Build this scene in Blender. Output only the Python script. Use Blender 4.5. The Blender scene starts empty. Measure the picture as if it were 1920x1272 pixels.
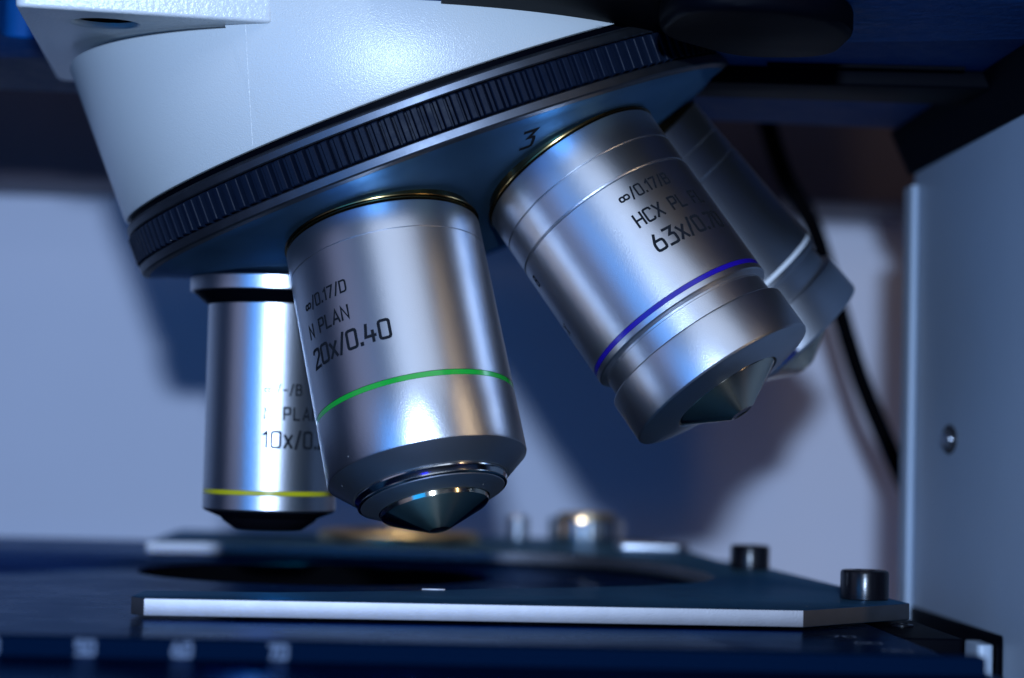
import bpy, bmesh, math, random
from mathutils import Vector, Matrix
random.seed(7)
S = 0.001                      # everything below is written in millimetres
D2R = math.radians
C = bpy.context.scene.collection
sc = bpy.context.scene

# ------------------------------------------------------------------ camera
cam_d = bpy.data.cameras.new("Camera")
cam = bpy.data.objects.new("Camera", cam_d)
C.objects.link(cam)
rt = Vector((0.9987, -0.0436, 0.0258)); up = Vector((-0.0280, -0.0488, 0.9984)); fw = Vector((0.0423, 0.9979, 0.0500))
fw.normalize(); rt = (rt - fw * rt.dot(fw)).normalized(); up = rt.cross(fw)
m = Matrix((rt, up, -fw)).transposed().to_4x4()
m.translation = Vector((22.7725, -326.7413, 23.4)) * S
cam.matrix_world = m
cam_d.sensor_width = 36; cam_d.lens = 74.34
cam_d.clip_start = 0.01; cam_d.clip_end = 20
cam_d.dof.use_dof = True
cam_d.dof.focus_distance = 0.2885
cam_d.dof.aperture_fstop = 15.0
cam_d.dof.aperture_blades = 9
sc.camera = cam

# ------------------------------------------------------------------ world and lamps
w = bpy.data.worlds.new("World"); sc.world = w; w.use_nodes = True
bg = w.node_tree.nodes["Background"]
bg.inputs[0].default_value = (0.06, 0.24, 0.88, 1)
bg.inputs[1].default_value = 0.05

def area(name, loc, target, sx, sy, power, col, spread=180):
    l = bpy.data.lights.new(name, 'AREA'); l.shape = 'RECTANGLE'; l.size = sx * S; l.size_y = sy * S
    l.energy = power; l.color = col; l.spread = D2R(spread)
    o = bpy.data.objects.new(name, l); C.objects.link(o)
    o.location = Vector(loc) * S
    d = (Vector(target) - Vector(loc)).normalized()
    o.rotation_euler = d.to_track_quat('-Z', 'Y').to_euler()
    return o
area("flash_head", (20, -412, 71), (20, 0, 50), 14, 9, 1.8, (0.50, 0.68, 1.0))
area("ceiling_softbox", (40, -225, 215), (35, -30, 55), 230, 100, 0.11, (0.66, 0.78, 1.0))
area("warm_desk_lamp", (330, -270, 150), (40, -20, 50), 18, 280, 0.17, (1.0, 0.72, 0.42))
area("blue_fill_lamp", (-190, -420, 10), (20, 0, 70), 220, 200, 0.42, (0.01, 0.30, 1.0))  # added blue fill for the undersides, no seen source
area("left_room_panel", (-330, -240, 80), (0, -40, 50), 260, 360, 0.045, (0.62, 0.66, 1.0), 110)
area("warm_fill_lamp", (20, 120, 270), (32, 130, 0), 40, 40, 0.022, (1.0, 0.82, 0.58), 60)  # added lamp that warms the gold ring and clamp knob

sc.view_settings.view_transform = 'Standard'; sc.view_settings.look = 'None'
sc.view_settings.exposure = 0; sc.view_settings.gamma = 1
sc.view_settings.use_curve_mapping = False
sc.cycles.max_bounces = 8; sc.cycles.glossy_bounces = 5
sc.cycles.caustics_reflective = False; sc.cycles.caustics_refractive = False
sc.cycles.sample_clamp_indirect = 4

# ------------------------------------------------------------------ materials
def mat(name, col, rough=0.4, metal=0.0, bump=0.0, bscale=2.0, rvar=0.0, rscale=0.3, spec=0.5, cvar=0.0, cscale=0.1, coat=0.0, dust=0.0, detail=2.0, aniso=0.0, edge=None):
    """col linear; scales are per millimetre of object space"""
    M = bpy.data.materials.new(name); M.use_nodes = True
    nt = M.node_tree; N = nt.nodes; L = nt.links; p = N["Principled BSDF"]
    p.inputs["Base Color"].default_value = (*col, 1); p.inputs["Roughness"].default_value = rough
    p.inputs["Metallic"].default_value = metal; p.inputs["Specular IOR Level"].default_value = spec
    p.inputs["Coat Weight"].default_value = coat; p.inputs["Coat Roughness"].default_value = 0.08
    if edge: p.inputs["Specular Tint"].default_value = (*edge, 1)
    if aniso:                                        # fine turning marks round the local z axis
        p.inputs["Anisotropic"].default_value = aniso
        tg = N.new("ShaderNodeTangent"); tg.direction_type = 'RADIAL'; tg.axis = 'Z'
        L.new(tg.outputs[0], p.inputs["Tangent"]); p.inputs["Anisotropic Rotation"].default_value = 0.25
    tc = N.new("ShaderNodeTexCoord")
    def noise(scale, det=2.0, rough_=0.5):
        n = N.new("ShaderNodeTexNoise"); n.inputs["Scale"].default_value = scale / S
        n.inputs["Detail"].default_value = det; n.inputs["Roughness"].default_value = rough_
        L.new(tc.outputs["Object"], n.inputs["Vector"]); return n
    if bump:
        n = noise(bscale, detail, 0.6); b = N.new("ShaderNodeBump"); b.inputs["Strength"].default_value = 1.0
        b.inputs["Distance"].default_value = bump * S
        L.new(n.outputs["Fac"], b.inputs["Height"]); L.new(b.outputs["Normal"], p.inputs["Normal"])
    if rvar:
        n = noise(rscale, 5, 0.65); mr = N.new("ShaderNodeMapRange")
        mr.inputs["From Min"].default_value = 0.3; mr.inputs["From Max"].default_value = 0.7
        mr.inputs["To Min"].default_value = rough - rvar; mr.inputs["To Max"].default_value = rough + rvar
        L.new(n.outputs["Fac"], mr.inputs["Value"]); L.new(mr.outputs[0], p.inputs["Roughness"])
    last = None
    if cvar:
        n = noise(cscale, 6, 0.6); mr = N.new("ShaderNodeMapRange")
        mr.inputs["From Min"].default_value = 0.3; mr.inputs["From Max"].default_value = 0.7
        mr.inputs["To Min"].default_value = 1 - cvar; mr.inputs["To Max"].default_value = 1 + cvar
        L.new(n.outputs["Fac"], mr.inputs["Value"])
        mx = N.new("ShaderNodeVectorMath"); mx.operation = 'SCALE'; mx.inputs[0].default_value = col
        L.new(mr.outputs[0], mx.inputs["Scale"]); last = mx.outputs[0]
    if dust:                                         # sparse pale specks of dust
        v = N.new("ShaderNodeTexVoronoi"); v.inputs["Scale"].default_value = 0.22 / S
        L.new(tc.outputs["Object"], v.inputs["Vector"])
        n2 = noise(3.0, 2)
        ad = N.new("ShaderNodeMath"); ad.operation = 'MULTIPLY_ADD'; ad.inputs[1].default_value = 0.02; ad.inputs[2].default_value = 0.0
        L.new(n2.outputs["Fac"], ad.inputs[0])
        th = N.new("ShaderNodeMath"); th.operation = 'LESS_THAN'
        sb = N.new("ShaderNodeMath"); sb.operation = 'SUBTRACT'
        L.new(v.outputs["Distance"], sb.inputs[0]); L.new(ad.outputs[0], sb.inputs[1])
        L.new(sb.outputs[0], th.inputs[0]); th.inputs[1].default_value = dust
        mx = N.new("ShaderNodeMix"); mx.data_type = 'RGBA'
        L.new(th.outputs[0], mx.inputs[0])
        if last: L.new(last, mx.inputs[6])
        else: mx.inputs[6].default_value = (*col, 1)
        mx.inputs[7].default_value = (0.5, 0.5, 0.5, 1)
        last = mx.outputs[2]
        if metal:
            im = N.new("ShaderNodeMath"); im.operation = 'SUBTRACT'; im.inputs[0].default_value = metal
            L.new(th.outputs[0], im.inputs[1]); L.new(im.outputs[0], p.inputs["Metallic"])
    if last: L.new(last, p.inputs["Base Color"])
    return M

M_satin = mat("satin_chrome", (0.56, 0.57, 0.60), 0.325, 1.0, bump=0.020, bscale=6.0, dust=0.009)
M_satin_dark = mat("satin_steel_nose", (0.50, 0.53, 0.58), 0.38, 1.0, bump=0.006, bscale=5.0, dust=0.010)
M_polish = mat("polished_steel", (0.70, 0.69, 0.66), 0.16, 1.0, bump=0.0015, bscale=1.5)
M_cone = mat("turned_cone_metal", (0.85, 0.74, 0.54), 0.21, 1.0, bump=0.002, bscale=3, aniso=0.9)
M_brass = mat("aged_brass_thread", (0.16, 0.11, 0.045), 0.25, 1.0, bump=0.003, bscale=2)
M_ring = mat("anodised_ring", (0.10, 0.11, 0.13), 0.46, 1.0, bump=0.008, bscale=6.0, rvar=0.04)
M_face = mat("turret_face_metal", (0.12, 0.23, 0.35), 0.46, 1.0, bump=0.003, bscale=3, rvar=0.05, rscale=0.06, dust=0.012, edge=(0.25, 0.42, 0.68))
M_rubber = mat("ribbed_black_rubber", (0.0025, 0.006, 0.016), 0.55, 0.0, bump=0.02, bscale=3.0, rvar=0.1, rscale=0.4, dust=0.012, spec=0.12)
M_white = mat("white_enamel", (0.55, 0.57, 0.56), 0.27, 0.0, bump=0.05, bscale=5.0, dust=0.008, spec=0.6)
M_white_rough = mat("white_textured_paint", (0.60, 0.62, 0.62), 0.30, 0.0, bump=0.10, bscale=1.8)
M_column = mat("grey_white_column_paint", (0.40, 0.48, 0.58), 0.42, 0.0, bump=0.02, bscale=1.2, cvar=0.05, cscale=0.02)
M_black = mat("black_anodised", (0.0008, 0.0012, 0.003), 0.5, 0.0, bump=0.004, bscale=3, spec=0.02)
M_blackgloss = mat("black_oxide_screw", (0.004, 0.004, 0.006), 0.24, 0.0, bump=0.01, bscale=1.4, spec=0.35)
M_gap = mat("dark_recess", (0.020, 0.014, 0.010), 0.5)
M_arm = mat("navy_textured_arm_paint", (0.003, 0.065, 0.24), 0.6, 0.0, bump=0.16, bscale=0.5, rvar=0.08, detail=4, spec=0.08)
M_stage = mat("black_anodised_stage", (0.001, 0.022, 0.065), 0.28, 1.0, bump=0.002, bscale=0.8, rvar=0.04, rscale=0.05, dust=0.012, edge=(0.015, 0.18, 0.42))
M_plate = mat("anodised_plate", (0.08, 0.20, 0.32), 0.42, 1.0, bump=0.006, bscale=4, rvar=0.06, rscale=0.1, dust=0.03, edge=(0.14, 0.32, 0.52))
M_edge = mat("bare_aluminium_edge", (0.235, 0.235, 0.25), 0.5, 1.0, bump=0.012, bscale=5, cvar=0.08, cscale=0.25)
M_ink = mat("engraved_black_ink", (0.008, 0.010, 0.014), 0.8, spec=0.1)
M_mark = mat("white_scale_ink", (0.09, 0.12, 0.18), 0.7, spec=0.05)
M_green = mat("green_ring_enamel", (0.010, 0.33, 0.035), 0.2, coat=0.3)
M_blue = mat("blue_ring_enamel", (0.012, 0.004, 0.24), 0.3, bump=0.02, bscale=3, dust=0.02)
M_yellow = mat("yellow_ring_enamel", (0.46, 0.42, 0.01), 0.25)
M_whiteband = mat("white_ring_enamel", (0.78, 0.80, 0.82), 0.3)
M_wall = mat("pale_wall_paint", (0.86, 0.88, 0.99), 0.9, cvar=0.02, cscale=0.01)
M_brown = mat("brown_cupboard_laminate", (0.13, 0.10, 0.12), 0.6, cvar=0.25, cscale=0.012)
M_dark = mat("dark_equipment_case", (0.035, 0.045, 0.075), 0.7)
M_rule = mat('black_rule', (0.0006, 0.005, 0.018), 0.6, spec=0.0)
M_cable = mat("matt_black_rubber", (0.003, 0.003, 0.004), 0.8, spec=0.0)
M_gold = mat("warm_reflection_gold", (0.62, 0.50, 0.30), 0.45, 1.0)  # gold tone stands in for warm light on the holder
M_lens = mat("dark_coated_glass", (0.01, 0.012, 0.02), 0.04, spec=0.8)

# ------------------------------------------------------------------ builders
def obj(name, verts, faces, mt, parent=None, smooth=30):
    me = bpy.data.meshes.new(name)
    me.from_pydata([tuple(Vector(v) * S) for v in verts], [], faces)
    me.validate(); me.update()
    bm = bmesh.new(); bm.from_mesh(me); bmesh.ops.recalc_face_normals(bm, faces=bm.faces); bm.to_mesh(me); bm.free()
    if smooth:
        for p in me.polygons: p.use_smooth = True
        me.set_sharp_from_angle(angle=D2R(smooth))
    me.materials.append(mt)
    o = bpy.data.objects.new(name, me); C.objects.link(o)
    if parent: o.parent = parent
    return o

def tag(o, label=None, cat=None, group=None, kind=None):
    if label: o['label'] = label
    if cat: o['category'] = cat
    if group: o['group'] = group
    if kind: o['kind'] = kind
    return o

def thing(name, label, cat, loc=(0, 0, 0), rot=None, group=None):
    o = bpy.data.objects.new(name, None); C.objects.link(o)
    o.empty_display_size = 0.01
    mm = (rot or Matrix.Identity(3)).to_4x4(); mm.translation = Vector(loc) * S
    o.matrix_world = mm
    return tag(o, label, cat, group)

def lathe(prof, n=160, closed=False):
    """prof: (r, z) pairs about local z; ends are capped when r == 0"""
    V = []; F = []; rings = []
    for r, z in prof:
        if r <= 1e-6:
            rings.append([len(V)]); V.append((0, 0, z))
        else:
            b = len(V); rings.append(list(range(b, b + n)))
            for i in range(n):
                a = 2 * math.pi * i / n; V.append((r * math.cos(a), r * math.sin(a), z))
    pairs = list(zip(rings[:-1], rings[1:])) + ([(rings[-1], rings[0])] if closed else [])
    for A, B in pairs:
        for i in range(n):
            j = (i + 1) % n
            if len(A) == 1 and len(B) == 1: continue
            if len(A) == 1: F.append((A[0], B[i], B[j]))
            elif len(B) == 1: F.append((A[i], B[0], A[j]))
            else: F.append((A[i], B[i], B[j], A[j]))
    return V, F

def prism(name, outlines, z0, z1, mt, parent=None, bevel=0.0, res=2, smooth=30):
    """flat outlines (first outer, others holes) in XY raised from z0 to z1, edges rounded by bevel"""
    cu = bpy.data.curves.new(name, 'CURVE'); cu.dimensions = '2D'; cu.fill_mode = 'BOTH'
    for pts in outlines:
        sp = cu.splines.new('POLY'); sp.points.add(len(pts) - 1); sp.use_cyclic_u = True
        for k, (x, y) in enumerate(pts): sp.points[k].co = (x, y, 0, 1)
    cu.extrude = (z1 - z0) / 2 - bevel; cu.bevel_depth = bevel; cu.bevel_resolution = res
    cu.offset = -bevel
    t = bpy.data.objects.new(name + "_tmp", cu); C.objects.link(t)
    dg = bpy.context.evaluated_depsgraph_get()
    me = bpy.data.meshes.new_from_object(t.evaluated_get(dg))
    bpy.data.objects.remove(t); bpy.data.curves.remove(cu)
    me.name = name
    bm = bmesh.new(); bm.from_mesh(me)
    bmesh.ops.remove_doubles(bm, verts=bm.verts, dist=1e-4)
    for v in bm.verts: v.co = Vector((v.co.x, v.co.y, v.co.z + (z0 + z1) / 2)) * S
    bmesh.ops.recalc_face_normals(bm, faces=bm.faces)
    bm.to_mesh(me); bm.free()
    for p in me.polygons: p.use_smooth = True
    me.set_sharp_from_angle(angle=D2R(smooth))
    me.materials.clear(); me.materials.append(mt)
    o = bpy.data.objects.new(name, me); C.objects.link(o)
    if parent: o.parent = parent
    return o

def circle(cx, cy, r, n=64):
    return [(cx + r * math.cos(2 * math.pi * i / n), cy + r * math.sin(2 * math.pi * i / n)) for i in range(n)]

def round_poly(pts, r, n=5):
    """round the corners of a polygon; r may be a list"""
    out = []; k = len(pts)
    for i in range(k):
        P = Vector(pts[i]); A = Vector(pts[i - 1]); B = Vector(pts[(i + 1) % k])
        rr = r[i] if isinstance(r, (list, tuple)) else r
        if rr <= 0: out.append(tuple(P)); continue
        a = (A - P); b = (B - P); la, lb = a.length, b.length; a.normalize(); b.normalize()
        d = min(rr, la * 0.45, lb * 0.45)
        for j in range(n + 1):
            t = j / n; q = (1 - t) ** 2 * (P + a * d) + 2 * t * (1 - t) * P + t * t * (P + b * d)
            out.append(tuple(q))
    return out

def box(name, lo, hi, mt, parent=None, bev=0.5, seg=2):
    me = bpy.data.meshes.new(name); bm = bmesh.new()
    bmesh.ops.create_cube(bm, size=1)
    for v in bm.verts:
        v.co = Vector([(lo[i] + hi[i]) / 2 + v.co[i] * (hi[i] - lo[i]) for i in range(3)]) * S
    if bev: bmesh.ops.bevel(bm, geom=list(bm.edges), offset=bev * S, segments=seg, profile=0.5, affect='EDGES')
    bm.to_mesh(me); bm.free()
    for p in me.polygons: p.use_smooth = True
    me.set_sharp_from_angle(angle=D2R(40))
    me.materials.append(mt)
    o = bpy.data.objects.new(name, me); C.objects.link(o)
    if parent: o.parent = parent
    return o

def tube(path, r, n=14):
    V = []; F = []; P = [Vector(p) for p in path]
    for i, p in enumerate(P):
        t = (P[min(i + 1, len(P) - 1)] - P[max(i - 1, 0)]).normalized()
        a = t.cross(Vector((0, 1, 0.1))).normalized(); b = t.cross(a)
        for k in range(n):
            an = 2 * math.pi * k / n; V.append(p + (a * math.cos(an) + b * math.sin(an)) * r)
    for i in range(len(P) - 1):
        for k in range(n):
            j = (k + 1) % n; F.append((i * n + k, i * n + j, (i + 1) * n + j, (i + 1) * n + k))
    F.append(tuple(range(n))); F.append(tuple((len(P) - 1) * n + k for k in range(n)))
    return V, F

# ------------------------------------------------------------------ engraved stroke lettering
c = 0.12
def rr(x0, y0, x1, y1, k=c):     # rounded rectangle stroke, closed
    return [(x0 + k, y0), (x1 - k, y0), (x1 - k * .3, y0 + k * .3), (x1, y0 + k), (x1, y1 - k), (x1 - k * .3, y1 - k * .3), (x1 - k, y1), (x0 + k, y1), (x0 + k * .3, y1 - k * .3), (x0, y1 - k), (x0, y0 + k), (x0 + k * .3, y0 + k * .3), (x0 + k, y0)]
GL = {
 '0': (0.56, [rr(0, 0, .56, 1)]),
 'O': (0.56, [rr(0, 0, .56, 1)]),
 '1': (0.22, [[(0, .8), (.2, 1), (.2, 0)]]),
 '2': (0.56, [[(0, .86), (.04, .96), (.12, 1), (.44, 1), (.53, .96), (.56, .86), (.56, .68), (.5, .56), (.06, .14), (0, 0), (.56, 0)]]),
 '3': (0.56, [[(0, 1), (.54, 1), (.26, .6), (.42, .6), (.53, .55), (.56, .44), (.56, .14), (.53, .04), (.42, 0), (0, 0)]]),
 '4': (0.56, [[(.1, 1), (0, .32), (.56, .32)], [(.42, .58), (.42, 0)]]),
 '5': (0.56, [[(.54, 1), (.04, 1), (.02, .58), (.44, .58), (.56, .48), (.56, .12), (.44, 0), (0, 0)]]),
 '6': (0.58, [[(.24, 1), (.02, .5), (0, .4), (0, .14), (.04, .04), (.14, 0), (.44, 0), (.54, .04), (.58, .14), (.58, .46), (.54, .56), (.44, .6), (.06, .6)]]),
 '7': (0.52, [[(0, 1), (.52, 1), (.16, 0)]]),
 '8': (0.56, [rr(0, 0, .56, .56), rr(.03, .56, .53, 1)]),
 '9': (0.56, [[(.34, 0), (.54, .5), (.56, .6), (.56, .86), (.44, 1), (.12, 1), (0, .86), (0, .52), (.12, .4), (.52, .4)]]),
 '/': (0.30, [[(0, -.06), (.30, 1.06)]]),
 '.': (0.06, [[(0, 0), (.06, 0), (.06, .05), (0, .05)]]),
 'N': (0.56, [[(0, 0), (0, 1), (.56, 0), (.56, 1)]]),
 'P': (0.54, [[(0, 0), (0, 1), (.42, 1), (.51, .96), (.54, .86), (.54, .58), (.51, .48), (.42, .44), (0, .44)]]),
 'L': (0.50, [[(0, 1), (0, 0), (.50, 0)]]),
 'A': (0.62, [[(0, 0), (.31, 1), (.62, 0)], [(.1, .3), (.52, .3)]]),
 'D': (0.56, [[(0, 0), (.40, 0), (.52, .06), (.56, .2), (.56, .8), (.52, .94), (.40, 1), (0, 1), (0, 0)]]),
 'x': (0.46, [[(0, 0), (.46, .78)], [(0, .78), (.46, 0)]]),
 'X': (0.56, [[(0, 0), (.56, 1)], [(0, 1), (.56, 0)]]),
 'H': (0.56, [[(0, 0), (0, 1)], [(.56, 0), (.56, 1)], [(0, .5), (.56, .5)]]),
 'C': (0.56, [[(.56, .84), (.53, .96), (.44, 1), (.12, 1), (.03, .96), (0, .86), (0, .14), (.03, .04), (.12, 0), (.44, 0), (.53, .04), (.56, .16)]]),
 'F': (0.50, [[(0, 0), (0, 1), (.50, 1)], [(0, .52), (.42, .52)]]),
 'E': (0.50, [[(.5, 0), (0, 0), (0, 1), (.50, 1)], [(0, .52), (.42, .52)]]),
 'B': (0.54, [[(0, 0), (0, 1), (.42, 1), (.5, .92), (.5, .62), (.42, .54), (0, .54)], [(.42, .54), (.54, .44), (.54, .1), (.44, 0), (0, 0)]]),
 'G': (0.56, [[(.56, .84), (.44, 1), (.12, 1), (0, .86), (0, .14), (.12, 0), (.44, 0), (.56, .14), (.56, .46), (.32, .46)]]),
 'R': (0.54, [[(0, 0), (0, 1), (.42, 1), (.54, .88), (.54, .58), (.42, .46), (0, .46)], [(.28, .46), (.54, 0)]]),
 'M': (0.66, [[(0, 0), (0, 1), (.33, .3), (.66, 1), (.66, 0)]]),
 'Y': (0.56, [[(0, 1), (.28, .5), (.56, 1)], [(.28, .5), (.28, 0)]]),
 '-': (0.36, [[(0, .45), (.36, .45)]]),
 '~': (0.86, [rr(0, .22, .40, .62, .14), rr(.40, .22, .86, .62, .14)]),   # the infinity sign
 ' ': (0.35, []),
}
def stroke_text(txt, h, gap, width=0.168):
    """flat (x, y) quads; x to the right, y up, baseline 0. returns verts2d, faces, total width"""
    V = []; F = []; x = 0
    for ch in txt:
        wd, lines = GL[ch]
        for ln in lines:
            P = [Vector(((x + a * h), b * h)) for a, b in ln]
            closed = (P[0] - P[-1]).length < 1e-6
            if closed: P = P[:-1]
            n = len(P); hw = width * h / 2; L_ = []; R_ = []
            for i in range(n):
                a = P[i - 1] if (i > 0 or closed) else None
                b = P[(i + 1) % n] if (i < n - 1 or closed) else None
                d1 = (P[i] - a).normalized() if a is not None else None
                d2 = (b - P[i]).normalized() if b is not None else None
                if d1 is None: d1 = d2
                if d2 is None: d2 = d1
                nn = Vector((-(d1 + d2).y, (d1 + d2).x))
                nn = nn.normalized() if nn.length > 1e-4 else Vector((-d1.y, d1.x))
                sc_ = 1 / max(0.42, nn.dot(Vector((-d1.y, d1.x))))
                ex = Vector((0, 0))
                if not closed and i == 0: ex = -d2 * hw * .7
                if not closed and i == n - 1: ex = d1 * hw * .7
                L_.append(P[i] + nn * hw * sc_ + ex); R_.append(P[i] - nn * hw * sc_ + ex)
            b0 = len(V); V += L_ + R_
            for i in range(n if closed else n - 1):
                j = (i + 1) % n; F.append((b0 + i, b0 + j, b0 + n + j, b0 + n + i))
        x += (wd * h + gap)
    return V, F, x - gap

def engrave(parent, lines, r, s0):
    """lines: (text, height, gap, theta0 deg of the left edge, s of the baseline). wrapped round local z (pointing to the tip)"""
    V = []; F = []
    k = 0
    for txt, h, gap, th0, sb in lines:
        v2, f2, tot = stroke_text(txt, h, gap)
        b = len(V)
        for q in v2:
            k += 1
            th = D2R(th0) - q.x / r
            rad = r + 0.03 + 0.0007 * (k % 3)
            V.append((rad * math.cos(th), rad * math.sin(th), sb - s0 - q.y))
        F += [tuple(b + i for i in f) for f in f2]
    return obj('engraving', V, F, M_ink, parent, smooth=0)

# ------------------------------------------------------------------ frames of the nosepiece
APEX = Vector((0, 0, 127.195))
AX = {'T': Vector((0.3664, 0.0434, -0.9294)), '10': Vector((0, 0, -1)), '20': Vector((0.2078, -0.2972, -0.9319)),
      '63': Vector((0.5484, -0.2569, -0.7958)), '100': Vector((0.6812, 0.0806, -0.7277))}
def frame(k):
    d = AX[k].normalized(); e = Vector((0, -1, 0)); e = (e - d * d.dot(e)).normalized(); g = d.cross(e)
    return Matrix((e, g, d)).transposed()
def at(k, s): return APEX + AX[k].normalized() * s

# ------------------------------------------------------------------ the setting
# back wall of the room
o = box('wall_backdrop', (-900, 234, -500), (900, 254, 900), M_wall, bev=0); tag(o, kind='structure')

# brown cupboard band behind, its lower edge in the upper part of the picture
cp = tag(box('wall_cupboard', (-520, 196, 85.5), (420, 230, 400), M_brown, bev=3), 'brown blurred wall cupboard hanging behind the microscope', 'cupboard')

# ------------------------------------------------------------------ stage
st = thing('microscope_stage', 'wide glossy black microscope stage with a white millimetre scale and round opening', 'stage', (0, 0, 0))
body = prism('stage_plate', [round_poly([(-260, -190), (85.4, -190), (85.4, 152), (-260, 152)], [0, 2, 2, 0]), circle(5, 47, 30.5, 96)], -9, 0, M_stage, st, bevel=0.5)
# inside wall of the opening drops into the dark condenser well
V, F = lathe([(30.35, -0.35), (30.35, -30), (0, -30)], 96)
V = [(x + 5, y + 47, z) for x, y, z in V]
obj('opening_well', V, F, M_cable, st)
# upright millimetre rule with a vertical face, standing across the near part of the stage
rule = prism('scale_rule', [[(-150, -101.6), (84, -101.6), (84, -98.6), (-150, -98.6)]], -20, 2.0, M_rule, st, bevel=0.3)
V = []; F = []
def up_rect(x0, z0, x1, z1, y):
    b = len(V); V.extend([(x0, y, z0), (x1, y, z0), (x1, y, z1), (x0, y, z1)]); F.append((b, b + 1, b + 2, b + 3))
for i in range(-84, 15):
    up_rect(-1.6 + i - 0.13, -8, -1.6 + i + 0.13, (0.35 if i % 10 == 0 else -0.1 if i % 5 == 0 else -0.6), -101.63)
obj('scale_marks', V, F, M_mark, st, smooth=0)
V = []; F = []
for k in range(-8, 2):
    v2, f2, tot = stroke_text(str(60 + 10 * k) if k > -6 else '0', 1.35, 0.35, 0.30); b = len(V)
    V += [(q.x - tot / 2 - 1.6 + k * 10.1, -101.63 - 0.001 * (i % 3), q.y + 0.3) for i, q in enumerate(v2)]
    F += [tuple(b + i for i in f) for f in f2]
obj('scale_numbers', V, F, M_mark, st, smooth=0)
V = []; F = []
for (x, y, t) in [(77.5, -58, '70'), (79.0, -66.5, '80'), (80.5, -76, '90')]:
    v2, f2, tot = stroke_text(t, 2.4, 0.5, 0.14); b = len(V)
    V += [(q.x + x - tot / 2, q.y + y, 0.02 + 0.001 * (i % 3)) for i, q in enumerate(v2)]
    F += [tuple(b + i for i in f) for f in f2]
obj('side_scale_marks', V, F, M_mark, st, smooth=0)

# drive rail along the right-hand side of the stage
rl = thing('rack_guide_rail', 'black guide rail running along the right edge of the stage under the plate corner', 'guide rail', (90, -52, -6))
prism('rail_bar', [round_poly([(-3.6, 0), (4.6, 0), (4.6, 180), (-3.6, 180)], [.6, .8, 0, 0])], 0.4, 5.6, M_black, rl, bevel=0.35)
V, F = lathe([(1.6, 5.62), (1.6, 5.9), (0.9, 6.0), (0.9, 5.7), (0, 5.7)], 32); V = [(x + 0.4, y + 18, z) for x, y, z in V]
obj('rail_screw', V, F, M_blackgloss, rl)

# stage carrier between stage and column
br = thing('stage_carrier', 'black stage carrier block with a pale strip at the lower right beside the column', 'carrier block', (109.6, -60, -8))
prism('carrier_block', [round_poly([(1.2, 50), (60, 50), (60, 110), (1.2, 110)], 1.0)], -60, 4.6, M_black, br, bevel=0.8)
prism('bright_strip', [round_poly([(-1.6, 52), (1.0, 52), (1.0, 60), (-1.6, 60)], 1.0)], -7, 3.0, M_column, br, bevel=0.3)

# ------------------------------------------------------------------ specimen holder plate
hp = thing('specimen_holder', 'flat grey C-shaped specimen holder lying on the stage, bright front edge and two black screws', 'specimen holder', (0, 0, 0))
outer = [(-11.8, -53.4), (73.9, -48.6), (92.1, -31.0), (85.2, 53.5), (80, 70), (76, 150.5), (-30, 148), (-30, 92)]
# inner opening edge: far arm, round corner on the right, front arm
inner = [(-15, 94), (12, 92.5), (39, 87.5), (50, 83.5), (58, 77), (65, 65), (69.5, 50), (72, 34), (72, 20), (68, 6), (58, -6), (45, -15), (33, -21), (26, -27), (4, -38), (-13.6, -40), (-13.8, -50.8)]
pl = prism('holder_plate', [outer + inner], 0.35, 2.65, M_plate, hp, bevel=0.16, smooth=25)
# milled bright faces of the plate's rim
me = pl.data; me.materials.append(M_edge)
for p in me.polygons:
    if abs(p.normal.z) < 0.35: p.material_index = 1
def cap_screw(x, y, z, parent, d=6.9, h=4.2):
    R = d / 2
    prof = [(R - .25, 0), (R, .15), (R, h - .45), (R - .12, h - .14), (R - .4, h), (1.75, h), (1.7, h - .1), (1.6, h - 2.2), (0, h - 2.2)]
    V, F = lathe(prof, 72)
    V = [(a + x, b + y, q + z) for a, b, q in V]
    return obj('cap_screw', V, F, M_blackgloss, parent)
cap_screw(87.0, -25.0, 2.62, hp); cap_screw(81.6, 46.0, 2.62, hp)
# small bright stop tab on the front arm
box('stop_tab', (23.6, -27.5, 2.55), (27.0, -26.9, 2.95), M_edge, hp, bev=0.15)

# clamp parts on the far arm
V, F = lathe([(6.0, 0.2), (6.0, 0.8), (7.9, 0.9), (8.2, 1.2), (8.2, 5.0), (7.8, 5.4), (6.4, 5.7), (0, 5.7)], 72)
V = [((x * (1 + 0.02 * (i % 2)), y * (1 + 0.02 * (i % 2)), z)) for i, (x, y, z) in enumerate(V)]
kn = obj('clamp_knob', V, F, M_polish, hp); kn.location = Vector((60, 141, 2.2)) * S
V, F = lathe([(6.3, 5.7), (6.3, 6.2), (5.7, 6.6), (0, 6.6)], 48); obj('knob_cap', V, F, M_gold, kn)
cb = prism('clamp_bar', [round_poly([(-3, -3), (10, -3), (12, 1), (10, 5), (-3, 5)], 1.5)], 0.0, 1.8, M_satin_dark, hp, bevel=0.5)
cb.location = Vector((66, 99, 2.6)) * S
V, F = lathe([(2.5, 0), (2.5, 4.8), (2.0, 5.2), (0, 5.2)], 32); sp = obj('stop_post', V, F, M_satin_dark, hp); sp.location = Vector((45, 143, 2.5)) * S
gr = thing('warm_reflection_ring', 'low gold ring added to stand in for a warm reflection on the holder behind the green-banded objective', 'reflection stand-in', (19, 121, 2.67))  # added ring: a warm reflection on the far arm built as an object
V, F = lathe([(17, 0), (17, 1.4), (16.2, 2.0), (11.5, 2.2), (11.1, 1.8), (11.1, 0)], 96); obj('ring_body', V, F, M_gold, gr)
V, F = lathe([(11.0, 0.2), (11.0, 1.2), (6, 1.7), (0, 1.8)], 64); obj('ring_disc', V, F, M_lens, gr)

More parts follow.
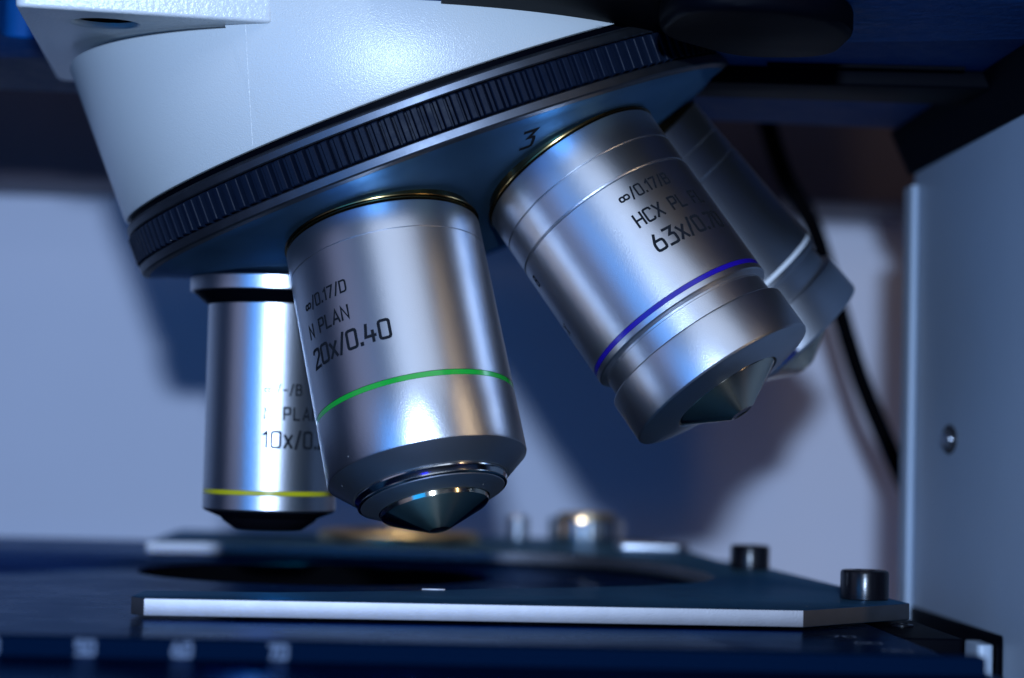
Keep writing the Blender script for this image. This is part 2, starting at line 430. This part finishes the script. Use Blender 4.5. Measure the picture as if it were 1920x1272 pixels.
# ------------------------------------------------------------------ stand: column and arm
col = thing('microscope_stand', 'microscope stand with pale painted column at the right and dark textured arm overhead', 'microscope stand', (112, 0, -60))
prism('column_body', [round_poly([(-0.6, -62), (70, -62), (70, 57), (-0.6, 57)], [2, 2, 2, 5.5], n=8)], -80, 136, M_column, col, bevel=0)
R = Matrix.Rotation(D2R(90), 4, 'Y')
def on_col(prof, name, mt):
    V, F = lathe(prof, 40); V = [tuple(Vector((p.x, p.y * 1.9, p.z)) + Vector((-0.62, 24.3, 86.2))) for p in (R @ Vector(v) for v in V)]
    return obj(name, V, F, mt, col)
on_col([(2.5, 0.05), (2.5, -0.10), (1.2, -0.12), (1.2, 0.05)], 'screw_recess', M_gap)
on_col([(1.3, 0.0), (1.25, -0.6), (1.0, -0.95), (0.6, -1.1), (0, -1.15)], 'column_screw', M_satin_dark)
prism('edge_highlight_strip', [round_poly([(-2.0, 48.5), (-0.65, 48.5), (-0.65, 55), (-2.0, 55)], 0.6)], -80, 132, M_column, col, bevel=0.2)  # added strip standing in for the highlight along the rounded column edge

ARM_OFF = Vector((-52, 0, 144)) * S
prism('arm_body', [round_poly([(-190, -60), (-101, -60), (-101, -8), (-46, -8), (-46, -60), (130, -60), (130, 58), (-190, 36)], 3)], -1.4, 60, M_arm, col, bevel=0.8)
# black dovetail rail with a bright lip under the arm
prism('dovetail_rail', [round_poly([(-24, -4), (51, -8), (51, 8), (-24, 8)], [4, 0, 0, 4])], -4.2, -1.3, M_black, col, bevel=0.6)
prism('dovetail_lip', [[(14, -9.6), (44, -11.2), (44, -10.6), (14, -9.0)]], -2.0, -1.3, M_black, col, bevel=0.1)
prism('lock_lever', [round_poly([(-6, -66), (10, -66), (19, -54), (19, -36), (6, -33), (-8, -48)], 7, n=8)], -5.6, -1.3, M_black, col, bevel=1.2)
prism('mount_plate', [round_poly([(-36, -59), (-2, -59), (4, -30), (4, 12), (-36, 12)], 1)], -1.75, -1.38, M_black, col, bevel=0.05)
# unseen dark panel beside the column, added to darken reflections in the barrels
box('unseen_dark_panel', (48, -61.5, -150), (60, -37, -1), M_black, col, bev=1.5)
# sloping fillet between arm and column, its shade put in as black colour
V = [(51.2, -60, -9.5), (51.2, 56, -9.5), (47.5, 56, -1.5), (47.5, -60, -1.5), (52, -60, -1.5), (52, 56, -1.5)]
F = [(0, 1, 2, 3), (0, 3, 4), (1, 5, 2), (0, 4, 5, 1), (3, 2, 5, 4)]
obj('arm_fillet', V, F, M_black, col, smooth=0)

for o in col.children:
    if o.name.split('.')[0] in ('arm_body', 'dovetail_rail', 'dovetail_lip', 'lock_lever', 'mount_plate', 'unseen_dark_panel', 'arm_fillet'): o.location = ARM_OFF

# ------------------------------------------------------------------ nosepiece housing (white)
RT = frame('T')
hs = thing('nosepiece_housing', 'white enamelled round nosepiece housing above the ribbed turret ring', 'nosepiece housing', (0, 0, 0))
eT = Vector(RT.col[0]); gT = Vector(RT.col[1]); dT = Vector(RT.col[2])
def ptT(r, th, s): return APEX + dT * s + (eT * math.cos(th) + gT * math.sin(th)) * r
def clip_shell(r, ri, zfun, s1, n=360):
    """tilted tube whose upper end is cut by height zfun(theta, x)"""
    rows = []
    for i in range(n):
        th = 2 * math.pi * i / n
        def stop(rad):
            x = 20
            s = 40
            for _ in range(4):
                p = ptT(rad, th, s); s = (APEX.z + rad * (eT.z * math.cos(th) + gT.z * math.sin(th)) - zfun(math.degrees((th + math.pi) % (2 * math.pi) - math.pi), p.x)) / (-dT.z)
            return min(s, s1 - 0.05)
        so = stop(r)
        rows.append([ptT(ri, th, s1 - .3), ptT(r - .5, th, s1), ptT(r - .12, th, s1 - .15), ptT(r, th, s1 - .5 if so < s1 - 1.2 else s1 - .02 * 1),
                     ptT(r, th, min(so + .4, s1 - .05)), ptT(r - .15, th, min(so + .1, s1 - .05)), ptT(r - .5, th, so), ptT(ri, th, so)])
    V = [p for row in rows for p in row]; k = len(rows[0]); F = []
    for i in range(n):
        j = (i + 1) % n
        for q in range(k):
            q2 = (q + 1) % k
            F.append((i * k + q, j * k + q, j * k + q2, i * k + q2))
    return V, F
zcut = lambda th, x: 79.0 if 27.2 < th < 175 else 84.2 - 0.035 * x
V, F = clip_shell(47.9, 43.6, zcut, 57.9)
obj('housing_shell', V, F, M_white, hs, smooth=35)
V, F = clip_shell(43.4, 40, lambda th, x: 83.2, 57.6)
obj('inner_neck', V, F, M_gap, hs, smooth=35)
# fine parting line down the shell
V = []; F = []
for i in range(24):
    s = 41.5 + (57.4 - 41.5) * i / 23
    th = D2R(24.4 + 0.41 * (s - 42))
    V += [tuple(ptT(47.94, th - 0.0009, s)), tuple(ptT(47.965, th, s)), tuple(ptT(47.94, th + 0.0009, s))]
for i in range(23):
    for q in range(2): F.append((3 * i + q, 3 * i + q + 1, 3 * i + q + 4, 3 * i + q + 3))
obj('parting_line', V, F, M_white_rough, hs)

bk = thing('nosepiece_bracket', 'white textured bracket block above the left end of the nosepiece housing', 'bracket', (-18, -10, 80.6), Matrix.Rotation(D2R(2.3), 3, 'X'))
P = [(-13.7, -40.2), (19.4, -33.4), (12.4, 30), (-21.2, 37)]
prism('bracket_block', [round_poly(P, [1.6, 0.8, 2, 4]), circle(-3.7, -27.8, 4.3, 48)], 0, 32, M_white_rough, bk, bevel=0.55, res=3)
V, F = lathe([(4.25, 0.8), (4.25, 7), (3.6, 7), (3.6, 2.0), (3.2, 1.7), (1.7, 1.7), (1.6, 4.5), (0, 4.5)], 48)
V = [(x - 3.7, y - 27.8, z) for x, y, z in V]
obj('bracket_screw', V, F, M_black, bk)

# ------------------------------------------------------------------ turret
S0 = 58.0
tr = thing('nosepiece_turret', 'revolving nosepiece turret with ribbed black grip ring and metal underside marked 3', 'turret', at('T', S0), RT)
def L_(prof): return [(r, s - S0) for r, s in prof]
V, F = lathe(L_([(40, 57.7), (46.9, 57.7), (46.9, 58.95), (40, 58.95)]), 256, closed=True); obj('shadow_gap_ring', V, F, M_black, tr)
V, F = lathe(L_([(40, 58.7), (47.5, 58.7), (48.0, 58.95), (48.15, 59.2), (48.15, 60.1), (48.0, 60.3), (46.5, 60.35), (40, 60.35)]), 256, closed=True); obj('upper_ring', V, F, M_ring, tr)
V, F = lathe(L_([(40, 64.9), (47.6, 64.9), (48.1, 64.95), (48.25, 65.1), (48.25, 66.15), (48.1, 66.4), (47.2, 66.75), (40, 66.9)]), 256, closed=True); obj('lower_ring', V, F, M_ring, tr)
# grip ring: each rib a flat-topped tooth with a lower shoulder beside it
NT = 162; ro, rm, ri_ = 48.45, 47.95, 47.15
prof_t = [(0.00, ri_), (0.06, ri_), (0.10, ro - .12), (0.16, ro), (0.50, ro), (0.56, ro - .12), (0.60, rm - .5), (0.66, rm), (0.86, rm), (0.90, rm - .3), (0.93, ri_)]
cols = []
for t in range(NT):
    for f, r in prof_t: cols.append(((t + f) / NT * 2 * math.pi, r))
zl = [(60.36, -1.0), (60.55, -0.15), (60.7, 0), (64.55, 0), (64.7, -0.12), (64.88, -1.0)]
V = []; F = []
for th, r in cols:
    for z, dr in zl:
        q = max(r + dr, 46.4); V.append((q * math.cos(th), q * math.sin(th), z - S0))
k = len(zl); n = len(cols)
for i in range(n):
    j = (i + 1) % n
    for q in range(k - 1): F.append((i * k + q, j * k + q, j * k + q + 1, i * k + q + 1))
obj('grip_ring', V, F, M_rubber, tr, smooth=25)
# conical underside
V, F = lathe(L_([(46.8, 66.6), (47.2, 66.76), (45.0, 67.45), (44.8, 67.62), (12, 80.6), (11.4, 80.75), (0, 80.75)]), 256); obj('turret_face', V, F, M_face, tr)
# the position number engraved beside the blue-banded objective
def cone_pt(x, y):   # place x,y mm on the cone face at theta0
    th0 = D2R(-16.2); r0 = 39.2
    r = r0 - y * 0.93; s = 67.62 + (44.8 - r) / (44.8 - 12) * (80.6 - 67.62) + 0.05
    th = th0 - x / r0
    return (r * math.cos(th), r * math.sin(th), s - S0)
v2, f2, tot = stroke_text('3', 3.0, 0, 0.16)
obj('position_number', [cone_pt(q.x - tot / 2, -q.y * 1.45) for q in v2], f2, M_ink, tr, smooth=0)

# ------------------------------------------------------------------ objectives
def new_objective(k, label, s0):
    return thing('objective_lens', label, 'objective', at(k, s0), frame(k), 'objectives screwed into the turret')
def part(name, prof, s0, mt, parent, n=160):
    V, F = lathe([(r, s - s0) for r, s in prof], n); return obj(name, V, F, mt, parent, smooth=22)

# 20x
s0 = 80.0
o20 = new_objective('20', 'silver objective with a green band engraved N PLAN 20x/0.40, nearest the centre', s0)
part('thread_collar', [(12, 78), (13.2, 78), (13.2, 79.7), (14.1, 79.75), (14.15, 79.9), (14.1, 80.05), (13.7, 80.1), (13.95, 80.2), (13.95, 80.35), (13.4, 80.5), (12, 80.6)], s0, M_brass, o20)
part('barrel', [(13.0, 80.55), (13.7, 80.6), (13.95, 80.75), (14, 80.95), (14, 84.70), (13.9, 84.74), (13.86, 84.80), (13.9, 84.86), (14, 84.9), (14, 105.98), (13.88, 106.02), (13.88, 106.78), (14, 106.82), (14, 115.25), (13.9, 115.5), (13.0, 115.6)], s0, M_satin, o20)
part('colour_band', [(13.85, 106.02), (13.97, 106.04), (13.97, 106.76), (13.85, 106.78)], s0, M_green, o20)
part('nose_bevel', [(13.88, 115.45), (13.75, 115.62), (11.0, 118.0), (10.8, 118.05), (10.6, 117.9)], s0, M_satin_dark, o20)  # darker metal stands in for shade on the down-facing bevel
part('nose_ring', [(10.65, 117.6), (10.65, 118.3), (10.5, 118.5), (10.3, 119.0), (10.45, 119.2), (10.3, 119.35), (10.0, 119.4)], s0, M_polish, o20)
part('nose_shoulder', [(10.1, 119.3), (10.0, 119.5), (8.0, 120.55), (7.75, 120.6)], s0, M_satin_dark, o20)
part('front_cone', [(7.85, 120.3), (7.85, 120.5), (7.55, 120.65), (7.45, 121.2), (7.2, 121.4), (1.7, 124.0), (1.45, 124.1), (1.3, 124.05)], s0, M_cone, o20)
part('front_lens', [(1.32, 124.0), (1.0, 123.95), (0, 123.9)], s0, M_lens, o20, 48)
engrave(o20, [('~/0.17/D', 1.62, 0.42, 60.8, 91.95), ('N PLAN', 1.85, 0.48, 61.2, 95.85), ('20x/0.40', 2.55, 0.62, 61.2, 100.25)], 14, s0)

# 63x and its neighbour share one build
def big_objective(k, label, mband, lines):
    o = new_objective(k, label, s0)
    part('thread_collar', [(12, 78), (13.2, 78), (13.2, 79.5), (14.15, 79.55), (14.2, 79.7), (14.15, 79.88), (13.7, 79.95), (12, 80.0)], s0, M_brass, o)
    part('barrel', [(13.0, 80.0), (13.75, 80.05), (13.97, 80.2), (14, 80.4), (14, 84.75), (13.86, 84.8), (13.8, 84.9), (13.86, 85.0), (14, 85.05), (14, 89.0), (13.9, 89.05), (13.84, 89.2), (13.9, 89.3), (14.0, 89.38), (14.05, 89.5),
                    (14.05, 107.2), (13.9, 107.24), (13.9, 107.96), (14.05, 108.0), (14.05, 108.75), (13.9, 108.95), (13.3, 109.1), (13.05, 109.2), (13.05, 109.5), (13.15, 109.6), (13.15, 112.3), (13.0, 112.5)], s0, M_satin, o)
    part('colour_band', [(13.9, 107.24), (14.02, 107.26), (14.02, 107.94), (13.9, 107.96)], s0, mband, o)
    part('spring_collar', [(12.8, 112.3), (13.9, 112.34), (14.15, 112.55), (14.2, 112.8), (14.2, 118.75), (14.05, 119.0), (13.85, 119.1), (8.5, 120.15), (8.3, 120.15), (8.2, 120.0), (8.15, 118.6)], s0, M_satin, o)
    part('front_cone', [(8.1, 118.8), (8.05, 119.9), (7.9, 120.15), (7.6, 120.35), (2.0, 123.6), (1.7, 123.72), (1.5, 123.7)], s0, M_cone, o)
    part('front_lens', [(1.52, 123.68), (1.0, 123.6), (0, 123.55)], s0, M_lens, o, 48)
    if lines: engrave(o, lines, 14.05, s0)
    return o
o63 = big_objective('63', 'silver objective with a dark blue band engraved HCX PL FL 63x, tilted to the right', M_blue,
    [('~/0.17/B', 1.65, 0.42, -4.6, 92.95), ('HCX PL FL', 1.95, 0.50, -5.2, 97.0), ('63x/0.70', 2.45, 0.62, -6.2, 101.4),
     ('8', 1.6, 0.5, 79, 92.9), ('X', 1.6, 0.5, 84, 101.0)])
o100 = big_objective('100', 'dark shaded objective with a white band behind the blue-banded one', M_whiteband, None)

# 10x
o10 = new_objective('10', 'slim silver objective with a yellow band engraved N PLAN 10x, at the left', 79.2)
s1 = 79.2
part('mount_flange', [(9, 79.2), (12.9, 79.3), (13.05, 79.5), (13.05, 81.45), (12.9, 81.6), (12.4, 81.62)], s1, M_satin, o10)
part('flange_bevel', [(12.6, 81.6), (12.45, 81.7), (10.6, 83.25), (10.3, 83.4), (9.5, 83.4)], s1, M_black, o10)
part('barrel', [(9.5, 83.35), (10.0, 83.38), (10.18, 83.5), (10.18, 111.58), (10.1, 111.6), (10.1, 112.32), (10.18, 112.36), (10.18, 114.5), (10.0, 114.8), (9.4, 114.85)], s1, M_satin, o10)
part('colour_band', [(10.08, 111.6), (10.17, 111.62), (10.17, 112.30), (10.08, 112.32)], s1, M_yellow, o10)
part('nose_cone', [(9.9, 114.8), (9.7, 114.95), (7.4, 115.9), (7.2, 116.1), (7.0, 116.4), (5.4, 117.5), (5.0, 117.7), (4.0, 117.7), (3.6, 117.4)], s1, M_blackgloss, o10)
part('front_lens', [(3.7, 117.45), (2.5, 117.3), (0, 117.2)], s1, M_lens, o10, 48)
engrave(o10, [('~/-/B', 1.5, 0.5, 2.5, 97.2), ('N PLAN', 1.75, 0.62, 2.0, 100.9), ('10x/0.25', 2.35, 0.66, 2.6, 105.1)], 10.18, s1)

# ------------------------------------------------------------------ things behind
# cable hanging down behind the objectives
def bez(P, n):
    out = []
    for i in range(len(P) - 1):
        p0 = Vector(P[max(i - 1, 0)]); p1 = Vector(P[i]); p2 = Vector(P[i + 1]); p3 = Vector(P[min(i + 2, len(P) - 1)])
        for j in range(n):
            t = j / n
            out.append(0.5 * ((2 * p1) + (-p0 + p2) * t + (2 * p0 - 5 * p1 + 4 * p2 - p3) * t * t + (-p0 + 3 * p1 - 3 * p2 + p3) * t ** 3))
    out.append(Vector(P[-1])); return out
CABLE = [(95.5, 140, 108), (98.6, 140, 96), (103, 140, 84), (109, 140, 74), (114.5, 140, 58), (120.5, 140, 40), (128.5, 140, 22), (137, 140, 4), (143, 140, -20)]
V, F = tube(bez(CABLE, 8), 2.1)
cb_ = obj('power_cable', V, F, M_cable); tag(cb_, 'black cable hanging behind the objectives down to the column', 'cable')
